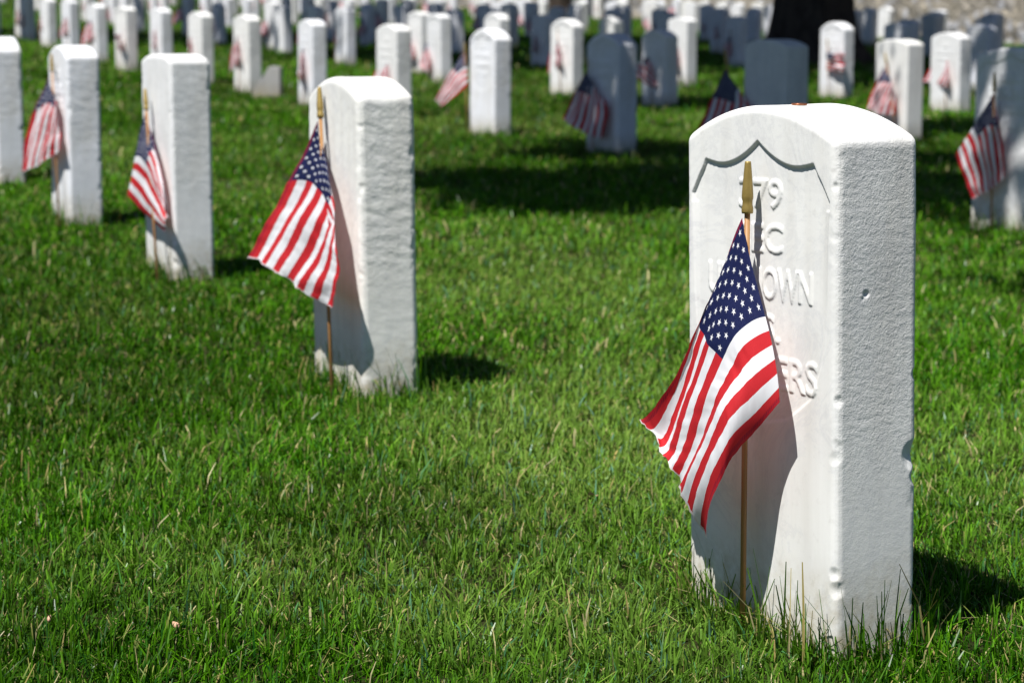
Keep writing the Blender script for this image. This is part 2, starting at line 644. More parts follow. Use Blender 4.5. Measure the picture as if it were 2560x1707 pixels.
def near_stone():
    bm = stone_bm(W0, T0, 0.580, 0.618, 0.009, 24)
    for txt, cap, wid, z0, x0 in (('379', 0.034, 0.088, 0.497, 0.002), ('SEC', 0.034, 0.090, 0.445, 0.002), ('UNKNOWN', 0.037, 0.214, 0.390, 0.0),
                                  ('U.S.', 0.032, 0.088, 0.340, 0.0), ('SOLDIERS', 0.039, 0.236, 0.285, 0.0)):
        bm.from_mesh(text_mesh(txt, cap, wid, x0, z0, -T0 / 2, 0.0019))
    me = remeshed(bm, 0.0014)
    return carve(me, W0, T0, 0.005, 0.00010, 140.0, True, 3.1)


def place(o, corner, yaw_deg, w, t, lean=0.0, lean2=0.0):
    """corner: ground point under the arris between inscription and near side"""
    y = math.radians(yaw_deg)
    wd = Vector((-math.sin(y), math.cos(y), 0))
    td = Vector((math.cos(y), math.sin(y), 0))
    p = Vector(corner) + wd * (w / 2) + td * (t / 2)
    p.z = Hs(p.x, p.y)
    o.location = p
    o.rotation_euler = (Matrix.Rotation(y - math.pi / 2, 4, 'Z') @ Matrix.Rotation(math.radians(-lean), 4, 'Y') @ Matrix.Rotation(math.radians(lean2), 4, 'X')).to_euler()
    return p, wd, td


STONES = {}      # key -> dict(obj, corner, yaw, front normal)


def generic_mesh(name, spring, apex, power, mat, w=W0, t=T0):
    bm = stone_bm(w, t, spring, apex, 0.010, 16, power=power)
    me = bpy.data.meshes.new(name)
    bm.to_mesh(me)
    bm.free()
    me.materials.append(mat)
    for p in me.polygons:
        p.use_smooth = False
    return me


def worn_mesh(spring, apex, power, mat, sunk, seed):
    """a blurred neighbour: shallow worn rows of strokes that can no longer be read, some in a sunken shield"""
    bm = stone_bm(W0, T0, spring, apex, 0.010, 20, power=power)
    rr = random.Random(seed)
    for row in range(4):
        z0 = 0.485 - row * 0.052
        half = (0.045, 0.095, 0.085, 0.05)[row]
        x = -half
        while x < half:
            wd_ = rr.uniform(0.004, 0.012)
            hh_ = rr.choice((0.030, 0.030, 0.008))
            zz_ = z0 + rr.choice((0.0, 0.0, 0.022 if hh_ < 0.01 else 0.0))
            mtx = Matrix.Translation((x + wd_ / 2, -T0 / 2, zz_ + hh_ / 2)) @ Matrix.Diagonal((wd_, 0.0055, hh_, 1))
            bmesh.ops.create_cube(bm, size=1.0, matrix=mtx)
            x += wd_ + rr.uniform(0.005, 0.011)
    me = carve(remeshed(bm, 0.0036), W0, T0, 0.012, 0.0003, 60.0, sunk, seed * 1.7)
    me.name = 'headstone'
    me.materials.append(mat)
    return me


GEN = [worn_mesh(0.562, 0.602, 2.0, M_FAR, False, 3), generic_mesh('headstone', 0.575, 0.602, 2.4, M_ROUGH),
       worn_mesh(0.545, 0.604, 2.0, M_FAR, True, 5), worn_mesh(0.570, 0.600, 2.0, M_STONE, True, 8)]

NEAR_GROUP = 'white headstones in rows'
# key: base pixel of the near arris, yaw, lean, (variant or special), label
DEF = [
    ('A', 2088, 1632, 28.0, -1.9, 'A', 'big white headstone at the front right with raised letters OWN and RS, coin on top'),
    ('B', 909, 985, 23.0, 1.9, 'B', 'rough white headstone at left centre with hacked grey side, sharpest after the front one'),
    ('D', 437, 690, 24.0, 1.1, 'D', 'flat-topped white headstone left of the rough one, its flag cloth slanting to the right'),
    ('C', 176, 553, 23.5, 0.6, 0, 'smooth pale headstone near the left edge with a pinkish flag on its left'),
    ('E', -3, 452, 23.0, 0.5, 2, 'headstone cut off by the left edge of the photo, only its grey side showing'),
    ('K', 2600, 575, 36.0, 0.0, 3, 'dappled headstone cut off by the right edge, behind a dark shaded flag'),
    ('L', 1959, 466, 27.5, 0.0, 1, 'blue-grey shaded headstone rising right behind the coin stone'),
    ('J', 1545, 384, 30.0, 0.0, 2, 'blue-grey headstone in tree shade left of the big front stone'),
    ('G', 1235, 334, 29.0, 0.0, 2, 'bright round-topped headstone with a dark wedge of shadow at its foot'),
    ('M', 992, 291, 29.0, 0.2, 0, 'cream headstone directly behind the rough left centre stone'),
    ('N', 781, 259, 25.0, 0.3, 0, 'bright headstone between the footstone and the cream stone'),
    ('O', 623, 229, 30.0, 0.3, 0, 'headstone just left of the low wedge-shaped footstone'),
    ('P', 505, 208, 30.0, 0.5, 0, 'creamy headstone showing above the right shoulder of the flat-topped stone'),
    ('Q', 405, 180, 30.0, 0.3, 0, 'white headstone showing above the left shoulder of the flat-topped stone'),
    ('S', 318, 173, 31.0, 0.5, 3, 'yellowish headstone with a flag crossing its face, between the smooth and flat-topped stones'),
    ('T', 245, 153, 28.0, 0.4, 0, 'white headstone just right of the smooth pale stone near the left edge'),
    ('U', 177, 130, 31.0, 0.2, 1, 'headstone rising behind the middle of the smooth pale stone near the left edge'),
    ('V', 122, 116, 31.0, 0.0, 0, 'far headstone with a reddish flag at its left, behind the smooth pale stone'),
    ('W', 70, 102, 32.0, 0.2, 0, 'far headstone in the gap between the left edge stone and the smooth pale stone'),
    ('AA', 2396, 276, 31.0, 0.0, 0, 'sunlit round-topped headstone near the right edge with shadow on its lower face'),
    ('BB', 2264, 345, 26.0, 0.0, 1, 'headstone striped by shade behind the right shoulder of the big front stone'),
    ('CC', 2106, 240, 31.0, 0.0, 2, 'sunlit headstone in front of the big tree trunk with a flag blown across it'),
    ('DD', 1665, 263, 33.0, 0.0, 2, 'shaded headstone between the blue-grey pair, its upper left edge in sun'),
    ('EE', 1430, 234, 35.0, 0.0, 2, 'white sunlit headstone just left of the blue-grey stone in tree shade'),
    ('FF', 1102, 201, 26.0, 0.0, 3, 'narrow cream headstone with a red-tipped flag at its left, left of the bright round-topped one'),
    ('GG', 1249, 192, 30.0, 0.0, 2, 'cream headstone top peeping over the bright round-topped headstone'),
    ('HH', 866, 158, 28.0, 0.0, 0, 'half shaded headstone with a sunlit foot, between the bright and the cream stones'),
    ('II', 683, 124, 28.0, 0.0, 1, 'dark shaded headstone above the low wedge-shaped footstone'),
    ('JJ', 772, 90, 28.0, 0.0, 1, 'dark headstone in the distant shade straight behind the bright headstone by the footstone'),
    ('KK', 715, 83, 28.0, 0.0, 0, 'sunlit far headstone between two dark ones above the footstone'),
    ('LL', 472, 88, 28.0, 0.0, 0, 'slim far headstone with a pink flag in the gap between two white stones'),
    ('NN', 1805, 131, 28.0, 0.0, 0, 'tall sunlit headstone left of the big tree trunk'),
    ('OO', 1850, 88, 28.0, 0.0, 0, 'bright far headstone against the wall left of the trunk'),
    ('PP', 1715, 212, 30.0, 0.0, 1, 'dark headstone close behind the shaded stone with a sunny edge'),
]
for key, bxp, byp, yaw, lean, var, lab in DEF:
    q = ground_at(bxp, byp)
    w, t = W0, T0
    if var == 'A':
        me = near_stone()
        me.materials.append(M_STONE)
    elif var == 'B':
        bm = stone_bm(W0, T0, 0.560, 0.598, 0.012, 24)
        me = carve(remeshed(bm, 0.003), W0, T0, 0.010, 0.0005, 55.0, False, 8.2)
        me.materials.append(M_ROUGH)
    elif var == 'D':
        bm = stone_bm(W0, T0, 0.586, 0.604, 0.010, 24, power=3.0)
        me = carve(remeshed(bm, 0.004), W0, T0, 0.03, 0.0003, 60.0, False, 14.4)
        me.materials.append(M_STONE)
    else:
        me = GEN[var]
    o = bpy.data.objects.new('headstone', me)
    COL.objects.link(o)
    p, wd, td = place(o, q, yaw, w, t, -lean if var == 'A' else lean, random.uniform(-0.6, 0.6) if var not in ('A', 'B') else 0)
    if key in ('BB', 'AA', 'DD'):
        o.scale.z = 0.92
    tag(o, lab, 'headstone', NEAR_GROUP)
    STONES[key] = dict(o=o, q=np.array(q), n=-np.array(td), wd=np.array(wd), c=np.array(p))

# the low wedge-shaped footstone
bm = bmesh.new()
pr = [(-0.115, -0.05), (0.11, -0.05), (0.11, 0.215), (0.025, 0.222), (-0.115, 0.02)]
fv = [bm.verts.new((x, -0.055, z)) for x, z in pr]
bv = [bm.verts.new((x, 0.055, z)) for x, z in pr]
bm.faces.new(fv)
bm.faces.new(bv[::-1])
for i in range(5):
    bm.faces.new((fv[(i + 1) % 5], fv[i], bv[i], bv[(i + 1) % 5]))
bmesh.ops.recalc_face_normals(bm, faces=bm.faces)
bmesh.ops.bevel(bm, geom=list(bm.edges), offset=0.008, segments=2, affect='EDGES')
fme = bpy.data.meshes.new('footstone')
bm.to_mesh(fme)
bm.free()
fo = link_mesh('footstone', fme, mats=[M_GREY])
fq = ground_at(668, 238)
fo.location = (fq[0], fq[1] + 0.05, Hs(fq[0], fq[1]))
fo.rotation_euler = (0, 0, math.radians(-4))
tag(fo, 'low grey wedge-shaped footstone with a slanting left end', 'footstone')

# ------------------------------------------------------------------ flags
def lag(kn, x):
    x = np.asarray(x, float)
    out = []
    for i in range(4):
        l = np.ones_like(x)
        for j in range(4):
            if j != i:
                l = l * (x - kn[j]) / (kn[i] - kn[j])
        out.append(l)
    return np.stack(out, -1)


KS, KT = [0, 0.4, 0.7, 1.0], [0, 7 / 13, 10 / 13, 1.0]
NS, NTT = 64, 46


def cloth_mesh(ctrl, ripple=0.004, phase=0.0, nrm=None):
    """ctrl[it][is] -> 3-D control points at the knots KT x KS"""
    ctrl = np.asarray(ctrl, float)
    s = np.linspace(0, 1, NS + 1)
    t = np.linspace(0, 1, NTT + 1)
    Ls, Lt = lag(KS, s), lag(KT, t)
    P = np.einsum('ta,sb,abk->tsk', Lt, Ls, ctrl)
    if nrm is not None:
        S, T = np.meshgrid(s, t)
        rp = ripple * (np.sin(T * 15 + phase + 2.2 * S) * np.clip(S * 1.6, 0, 1) + 0.5 * np.sin(T * 31 + S * 5 + phase * 2) * S
                       + 0.35 * np.sin(S * 17 + T * 6 + phase))
        # small creases from folding and packing
        for it in range(NTT + 1):
            for is_ in range(NS + 1):
                u_, v_ = s[is_] * 1.5, t[it]
                rp[it, is_] += (0.0016 * noise.noise((u_ * 9 + phase, v_ * 7, 1.3)) + 0.0010 * noise.noise((u_ * 22, v_ * 14 + phase, 4.0))
                                + 0.0022 * abs(noise.noise((u_ * 3.2 + v_ * 4.0 + phase, v_ * 1.5 - u_, 7.7)))) * min(1.0, 0.15 + s[is_] * 2.5)
        P = P + rp[..., None] * np.asarray(nrm)
        # the fly end is frayed a little
        P[:, -1] += RNG.normal(0, 0.0009, (NTT + 1, 3))
    idx = np.arange(NTT)[:, None] * (NS + 1) + np.arange(NS)[None, :]
    f = np.stack([idx, idx + NS + 1, idx + NS + 2, idx + 1], -1).reshape(-1, 4)
    me = mesh_np('flag_cloth', P.reshape(-1, 3), f.ravel(), np.full(len(f), 4), True)
    uvl = me.uv_layers.new(name='UVMap')
    S, T = np.meshgrid(s, 1 - t)
    uv = np.stack([S.ravel(), T.ravel()], 1)[f.ravel()]
    uvl.data.foreach_set('uv', uv.astype(np.float32).ravel())
    return me


def lathe(prof, axis_from, axis_to, seg=14):
    """prof: (distance along axis 0..1, radius in m)"""
    a, b = Vector(axis_from), Vector(axis_to)
    d = (b - a)
    q = d.to_track_quat('Z', 'Y')
    bm = bmesh.new()
    rings = []
    for u, r in prof:
        c = a + d * u
        rings.append([bm.verts.new(c + q @ Vector((r * math.cos(2 * math.pi * i / seg), r * math.sin(2 * math.pi * i / seg), 0))) for i in range(seg)])
    for r0, r1 in zip(rings[:-1], rings[1:]):
        for i in range(seg):
            bm.faces.new((r0[i], r0[(i + 1) % seg], r1[(i + 1) % seg], r1[i]))
    bm.faces.new(rings[0][::-1])
    bm.faces.new(rings[-1])
    me = bpy.data.meshes.new('lathe')
    bm.to_mesh(me)
    bm.free()
    for p in me.polygons:
        p.use_smooth = len(p.vertices) == 4
    return me


FINIAL = [(0.0, 0.0066), (0.04, 0.0071), (0.11, 0.0070), (0.17, 0.0061), (0.25, 0.0062), (0.29, 0.0069), (0.34, 0.0070), (0.50, 0.0064), (0.75, 0.0051), (0.97, 0.0039), (1.0, 0.0036)]


def build_flag(base, tip, ctrl, ripple, phase, nrm, label, group='small flags on sticks'):
    """all points in world space; the thing's origin is the foot of the stick"""
    base, tip = np.asarray(base), np.asarray(tip)
    t = empty('stick_flag', tuple(base))
    tag(t, label, 'flag', group)
    d = tip - base
    L = np.linalg.norm(d)
    f0 = d * (1 - 0.061 / L)
    pm = lathe([(0, 0.0037), (1, 0.0035)], -d * 0.06 / L, f0, 10)
    link_mesh('pole', pm, t, [M_WOOD])
    link_mesh('finial', lathe(FINIAL, f0, d), t, [M_GOLD])
    cm = cloth_mesh(np.asarray(ctrl) - base, ripple, phase, nrm)
    link_mesh('flag_cloth', cm, t, [M_FLAG])
    return t


def traced_flag(key, conv, tip, base, grid, dgrid, d_pole, label, ripple=0.004, phase=0.0):
    """points read in the photo, set at known distances in front of the stone's face"""
    st = STONES[key]
    n, q = st['n'], st['q']

    def pt(p, d):
        px, py = conv(*p)
        r = ray(px, py)
        k = ((q + n * d - CAM) @ n) / (r @ n)
        return CAM + r * k
    ctrl = [[pt(grid[i][j], dgrid[i][j]) for j in range(4)] for i in range(4)]
    b, tp = pt(base, d_pole[0]), pt(tip, d_pole[1])
    b[2] = Hs(b[0], b[1])
    return build_flag(b, tp, ctrl, ripple, phase, n, label)


def disp(x, y):
    return x * 1.088435, y * 1.088435


def crop(sc, ox, oy):
    return lambda x, y: (ox + x / sc, oy + y / sc)


FL = {}
FL['A'] = traced_flag('A', disp, (1718, 371), (1706, 1405),
    [[(1706, 500), (1618, 725), (1545, 880), (1470, 965)],
     [(1757, 727), (1660, 825), (1607, 962), (1555, 1096)],
     [(1778, 825), (1696, 900), (1643, 990), (1580, 1158)],
     [(1792, 923), (1697, 1031), (1640, 1118), (1613, 1238)]],
    [[0.020, 0.040, 0.055, 0.075], [0.030, 0.058, 0.066, 0.066], [0.034, 0.066, 0.080, 0.066], [0.034, 0.066, 0.088, 0.058]],
    (0.022, 0.018), 'large sharp flag with gold tip leaning on the big front right headstone', 0.0035, 0.6)
FL['B'] = traced_flag('B', crop(1.742, 560, 150), (415, 120), (470, 1390),
    [[(412, 265), (285, 530), (195, 695), (102, 860)],
     [(434, 500), (456, 645), (385, 815), (295, 970)],
     [(447, 610), (478, 755), (440, 900), (375, 1030)],
     [(457, 716), (490, 850), (488, 965), (470, 1080)]],
    [[0.018, 0.035, 0.055, 0.075], [0.030, 0.045, 0.060, 0.075], [0.040, 0.052, 0.062, 0.07], [0.050, 0.058, 0.064, 0.068]],
    (0.05, 0.012), 'striped flag with gold tip at the rough headstone left of centre', 0.004, 1.5)
FL['D'] = traced_flag('D', crop(2.239, 0, 60), (812, 365), (880, 1400),
    [[(815, 500), (893, 765), (918, 900), (936, 1120)],
     [(755, 745), (825, 795), (880, 925), (932, 1075)],
     [(735, 850), (808, 925), (865, 1015), (928, 1110)],
     [(712, 955), (785, 1035), (850, 1100), (915, 1160)]],
    [[0.02, 0.02, 0.02, 0.02], [0.035, 0.035, 0.03, 0.025], [0.04, 0.04, 0.035, 0.03], [0.045, 0.04, 0.035, 0.03]],
    (0.045, 0.018), 'flag with stripes slanting down to the right at the flat-topped headstone', 0.003, 0.3)
FL['C'] = traced_flag('C', crop(2.239, 0, 60), (288, 170), (328, 1040),
    [[(272, 300), (182, 510), (140, 660), (122, 830)],
     [(290, 400), (298, 470), (262, 610), (222, 785)],
     [(300, 440), (312, 530), (296, 640), (276, 748)],
     [(306, 480), (328, 590), (338, 650), (336, 702)]],
    [[0.02, 0.035, 0.05, 0.06], [0.02, 0.03, 0.04, 0.05], [0.02, 0.03, 0.035, 0.04], [0.02, 0.02, 0.025, 0.03]],
    (0.03, 0.012), 'pinkish sunlit flag at the smooth pale headstone near the left edge', 0.004, 2.0)
FL['G'] = traced_flag('G', crop(3.92, 1060, 30), (398, 300), (424, 1195),
    [[(398, 365), (272, 582), (200, 695), (113, 860)],
     [(421, 545), (318, 612), (238, 735), (140, 890)],
     [(426, 630), (340, 690), (255, 795), (155, 907)],
     [(430, 715), (352, 785), (265, 855), (170, 928)]],
    [[0.02, 0.05, 0.07, 0.09], [0.02, 0.05, 0.07, 0.09], [0.02, 0.05, 0.07, 0.09], [0.02, 0.05, 0.07, 0.09]],
    (0.03, 0.02), 'sunlit flag flung out to the left of the bright round-topped headstone', 0.004, 2.6)
FL['J'] = traced_flag('J', crop(3.92, 1060, 30), (1590, 440), (1660, 1330),
    [[(1592, 575), (1490, 775), (1420, 920), (1355, 1050)],
     [(1660, 720), (1632, 825), (1595, 1000), (1545, 1170)],
     [(1690, 780), (1705, 870), (1690, 1020), (1650, 1220)],
     [(1715, 840), (1790, 920), (1785, 1050), (1735, 1245)]],
    [[0.03, 0.05, 0.07, 0.09], [0.03, 0.05, 0.06, 0.08], [0.03, 0.04, 0.05, 0.06], [0.03, 0.035, 0.04, 0.05]],
    (0.04, 0.025), 'dark shaded flag spread wide at the blue-grey headstone left of the big stone', 0.005, 0.9)
FL['K'] = traced_flag('K', crop(2.53, 2260, 0), (574, 460), (550, 1450),
    [[(565, 600), (610, 830), (632, 960), (632, 1110)],
     [(428, 820), (465, 880), (503, 1040), (530, 1212)],
     [(380, 895), (412, 985), (450, 1105), (480, 1235)],
     [(331, 968), (355, 1070), (392, 1165), (428, 1258)]],
    [[0.03, 0.03, 0.03, 0.03], [0.05, 0.05, 0.045, 0.04], [0.06, 0.055, 0.05, 0.045], [0.07, 0.06, 0.055, 0.05]],
    (0.04, 0.03), 'dark shaded flag in front of the dappled headstone at the right edge', 0.004, 1.1)
FL['CC'] = traced_flag('CC', crop(5.88, 2000, 0), (398, 570), (425, 1340),
    [[(396, 752), (500, 800), (580, 800), (662, 812)],
     [(390, 880), (490, 880), (580, 900), (660, 900)],
     [(386, 950), (480, 960), (580, 990), (655, 1000)],
     [(385, 1010), (470, 1040), (570, 1060), (645, 1085)]],
    [[0.03, 0.06, 0.06, 0.08], [0.03, 0.07, 0.05, 0.08], [0.03, 0.05, 0.06, 0.07], [0.03, 0.04, 0.05, 0.06]],
    (0.06, 0.03), 'flag blown open across the sunlit headstone before the tree trunk', 0.012, 0.0)
FL['BB'] = traced_flag('BB', crop(3.647, 1920, 0), (1065, 480), (1175, 1240),
    [[(1068, 610), (985, 760), (930, 880), (905, 985)],
     [(1100, 710), (1105, 765), (1050, 880), (985, 1030)],
     [(1115, 740), (1130, 800), (1105, 920), (1065, 1045)],
     [(1125, 760), (1150, 850), (1165, 960), (1150, 1045)]],
    [[0.03, 0.05, 0.06, 0.08], [0.03, 0.04, 0.05, 0.07], [0.03, 0.035, 0.04, 0.05], [0.03, 0.03, 0.035, 0.04]],
    (0.05, 0.025), 'red and white flag in half shade just right of the big front headstone', 0.004, 2.2)

# flags for the remaining stones: copies of the traced ones, stuck beside each stone's face
NEAREST = [('L', 'J', 'starred corner of a shaded flag peeping over the left of the big front stone'),
           ('M', 'B', 'flag with a folded red edge at the cream stone behind the rough one'),
           ('N', 'B', 'pale flag at the face of the bright headstone right of the footstone'),
           ('O', 'C', 'small flag at the headstone beside the wedge-shaped footstone'),
           ('P', 'C', 'flag tip and stripes above the middle of the flat-topped headstone'),
           ('Q', 'C', 'pink and blue flag above the left corner of the flat-topped headstone'),
           ('S', 'CC', 'flag crossing the face of the yellowish headstone'),
           ('T', 'C', 'flag with dark corner behind the right end of the smooth pale stone'),
           ('U', 'C', 'pink flag behind the middle of the smooth pale stone near the left edge'),
           ('V', 'C', 'reddish flag left of the far headstone behind the smooth pale stone'),
           ('W', 'C', 'pink flag over the left edge headstone, right one of a pair'),
           ('AA', 'B', 'narrow folded flag at the sunlit headstone near the right edge'),
           ('DD', 'D', 'dark flag on the face of the headstone with a sunny edge'),
           ('EE', 'C', 'pink and navy flag at the white headstone beside the blue-grey one'),
           ('FF', 'J', 'red-tipped flag left of the narrow cream headstone'),
           ('HH', 'C', 'pink flag left of the half shaded headstone with a sunlit foot'),
           ('II', 'B', 'pale pink flag left of the dark headstone above the footstone'),
           ('LL', 'C', 'pink flag beside the slim far headstone between two white stones'),
           ('KK', 'G', 'pinkish flag at the sunlit far headstone between two dark ones'),
           ('NN', 'C', 'flag at the tall sunlit headstone left of the trunk'),
           ('PP', 'B', 'dim flag at the dark headstone behind the one with a sunny edge')]


def copy_flag(src, loc, rz, sc, label, group):
    r = src.copy()
    COL.objects.link(r)
    r.location = loc
    r.rotation_euler = (random.uniform(-0.05, 0.05), random.uniform(-0.05, 0.05), rz)
    r.scale = (sc, sc, sc)
    r['label'] = label
    r['group'] = group
    for ch in src.children:
        c = ch.copy()
        COL.objects.link(c)
        c.parent = r
    return r


for key, src, lab in NEAREST:
    st = STONES[key]
    off = {'L': 0.12, 'FF': 0.10, 'LL': 0.10, 'V': 0.10, 'HH': 0.12}.get(key, random.uniform(-0.07, 0.03))
    b = st['c'] + st['n'] * (T0 / 2 + 0.025) + st['wd'] * off
    copy_flag(FL[src], (b[0], b[1], Hs(b[0], b[1])), 0.0 if key == 'L' else random.uniform(-0.45, 0.05), 1.17 if key == 'L' else random.uniform(0.82, 0.98), lab, 'small flags on sticks')


def joined_flag(src):
    """a far flag as one mesh: stick, tip and cloth"""
    bm = bmesh.new()
    mats = []
    for i, ch in enumerate(src.children):
        n0 = len(bm.faces)
        bm.from_mesh(ch.data)
        bm.faces.ensure_lookup_table()
        for f in bm.faces[n0:]:
            f.material_index = i
        mats.append(ch.data.materials[0])
    me = bpy.data.meshes.new('stick_flag')
    bm.to_mesh(me)
    bm.free()
    for m in mats:
        me.materials.append(m)
    return me


FARFLAG = [joined_flag(FL[k]) for k in ('B', 'C', 'J', 'A', 'D', 'K')]

# ------------------------------------------------------------------ the far rows
SHADE = []       # filled below: (x, y, rx, ry, height, density, tree)
taken = [st['c'][:2] for st in STONES.values()]
c20, s20 = math.cos(math.radians(20)), math.sin(math.radians(20))
FAR = []
rowsc = [6.6, 8.75, 11.0, 13.3, 15.6, 17.9, 20.2, 22.5, 24.8, 27.1, 29.4, 31.7, 34.0, 36.3]
for ri, c in enumerate([1.17, 4.05] + rowsc):
    s = 12.0
    k = 0
    while s < 80:
        jx, jy = random.uniform(-0.12, 0.12), random.uniform(-0.12, 0.12)
        x, y = c * c20 - s * s20 + jx, c * s20 + s * c20 + jy
        s += 1.80
        if y < 19.5 or y > 74 or abs(x) > 0.235 * y + 0.5 or wall_side(x, y) < 1.0:
            continue
        if min((x - a) ** 2 + (y - b) ** 2 for a, b in taken) < 1.0:
            continue
        if random.random() < 0.05:
            continue
        # leave the measured foreground gaps open
        if 1880 < CX + FPX * x / y < 2170 and y < 31:
            continue
        FAR.append((x, y, ri))
print('far stones', len(FAR))


def zone(x, y):
    px = CX + FPX * x / y
    if px > 2090:
        return 'right'
    if px > 1250:
        return 'centre'
    if px > 560:
        return 'midleft'
    return 'left'


ZL = {'right': ('dark blurred headstone packed before the rubble wall right of the trunk', 'headstones before the rubble wall', 'faint blurred flag among the dark stones right of the trunk', 'flags before the rubble wall'),
      'centre': ('blurred headstone in the crowded distant rows left of the tree trunk', 'headstones in the distant rows by the trunk', 'tiny blurred flag in the distant rows left of the tree trunk', 'flags in the distant rows by the trunk'),
      'midleft': ('blurred headstone in the distant shaded rows above the rough left stone', 'headstones in the distant shaded rows', 'tiny blurred flag in the distant rows above the rough left stone', 'flags in the distant shaded rows'),
      'left': ('pale blurred headstone on the distant rise at the upper left', 'headstones on the distant rise', 'tiny pink flag on the distant rise at the upper left', 'flags on the distant rise')}
for x, y, ri in FAR:
    z = zone(x, y)
    o = bpy.data.objects.new('headstone', random.choice(GEN))
    COL.objects.link(o)
    yaw = math.radians(random.gauss(28, 3))
    o.location = (x, y, Hs(x, y) - random.uniform(0, 0.05))
    o.rotation_euler = (random.gauss(0, 0.012), random.gauss(0, 0.012), yaw - math.pi / 2)
    tag(o, ZL[z][0], 'headstone', ZL[z][1])
    if random.random() < 0.72:
        n = Vector((-math.cos(yaw), -math.sin(yaw), 0))
        wdv = Vector((-math.sin(yaw), math.cos(yaw), 0))
        p = Vector((x, y, 0)) + n * (T0 / 2 + 0.03) + wdv * random.uniform(-0.10, 0.05)
        f = bpy.data.objects.new('stick_flag', random.choice(FARFLAG))
        COL.objects.link(f)
        f.location = (p.x, p.y, Hs(p.x, p.y))
        f.rotation_euler = (random.uniform(-0.06, 0.06), random.uniform(-0.06, 0.06), random.uniform(-0.7, 0.15))
        f.scale = [random.uniform(0.78, 0.98)] * 3
        tag(f, ZL[z][2], 'flag', ZL[z][3])

# ------------------------------------------------------------------ coin on the front stone, things lying in the grass
st = STONES['A']
cp = None
r_ = ray(1998, 266)
top_c = np.array(st['c'])
k_ = ((top_c - CAM) @ np.array([0, 1, 0])) / r_[1]
cp = CAM + r_ * k_
cm = lathe([(0, 0.0091), (0.12, 0.0095), (0.88, 0.0095), (1.0, 0.0091)], (0, 0, 0), (0, 0, 0.0017), 40)
coin = link_mesh('coin', cm, mats=[M_COIN])
COIN_XY = (cp[0], cp[1])
tag(coin, 'copper coin lying on top of the big front headstone', 'coin')


def bud(loc, s, rz):
    bm = bmesh.new()
    bmesh.ops.create_uvsphere(bm, u_segments=14, v_segments=10, radius=1)
    for v in bm.verts:
        u = v.co.z
        r = (1 - 0.45 * max(u, 0) ** 1.5)
        v.co = Vector((v.co.x * 0.55 * r, v.co.y * 0.45 * r, u * (1.15 if u > 0 else 0.9)))
        v.co.x += 0.08 * math.sin(u * 3)
    bmesh.ops.rotate(bm, verts=bm.verts, cent=(0, 0, 0), matrix=Matrix.Rotation(1.0, 3, 'Y'))
    bmesh.ops.scale(bm, verts=bm.verts, vec=(s, s, s))
    me = bpy.data.meshes.new('fallen_bud')
    bm.to_mesh(me)
    bm.free()
    for p in me.polygons:
        p.use_smooth = True
    o = link_mesh('fallen_bud', me, mats=[M_BUD])
    o.location = loc
    o.rotation_euler = (0.3, 0.2, rz)
    return o


for px, py, s, lab in ((440, 1536, 0.0085, 'small pinkish tan bud in the grass at lower left, the plumper one'), (124, 1542, 0.0075, 'small pinkish bud half hidden in the grass near the bottom left corner')):
    g = ground_at(px, py + 32)
    tag(bud((g[0], g[1], 0.003 if px > 300 else 0.014), s * 0.85, random.uniform(0, 3)), lab, 'bud', 'fallen buds')
# a dry curled leaf
lp = [(0, 0), (0.3, 0.16), (0.65, 0.14), (1, 0), (0.65, -0.14), (0.3, -0.16)]
bm = bmesh.new()
mid = [bm.verts.new((x * 0.028, 0, 0.002 * math.sin(x * 3))) for x in (0, 0.3, 0.65, 1)]
up_ = [bm.verts.new((x * 0.028, y * 0.04, 0.004)) for x, y in lp[1:3]]
dn_ = [bm.verts.new((x * 0.028, y * 0.04, 0.004)) for x, y in (lp[5], lp[4])]
for a_, b_, c_ in ((mid[0], mid[1], up_[0]), (mid[2], mid[3], up_[1]), (mid[1], mid[0], dn_[0]), (mid[3], mid[2], dn_[1])):
    bm.faces.new((a_, b_, c_))
bm.faces.new((mid[1], mid[2], up_[1], up_[0]))
bm.faces.new((mid[2], mid[1], dn_[0], dn_[1]))
lme = bpy.data.meshes.new('fallen_leaf')
bm.to_mesh(lme)
bm.free()
lf = link_mesh('fallen_leaf', lme, mats=[M_BUD])
g = ground_at(1491, 1262)
lf.location = (g[0], g[1], 0.012)
lf.rotation_euler = (0.5, 0.2, 2.0)
tag(lf, 'dry tan leaf in the open grass left of the big front headstone', 'leaf')

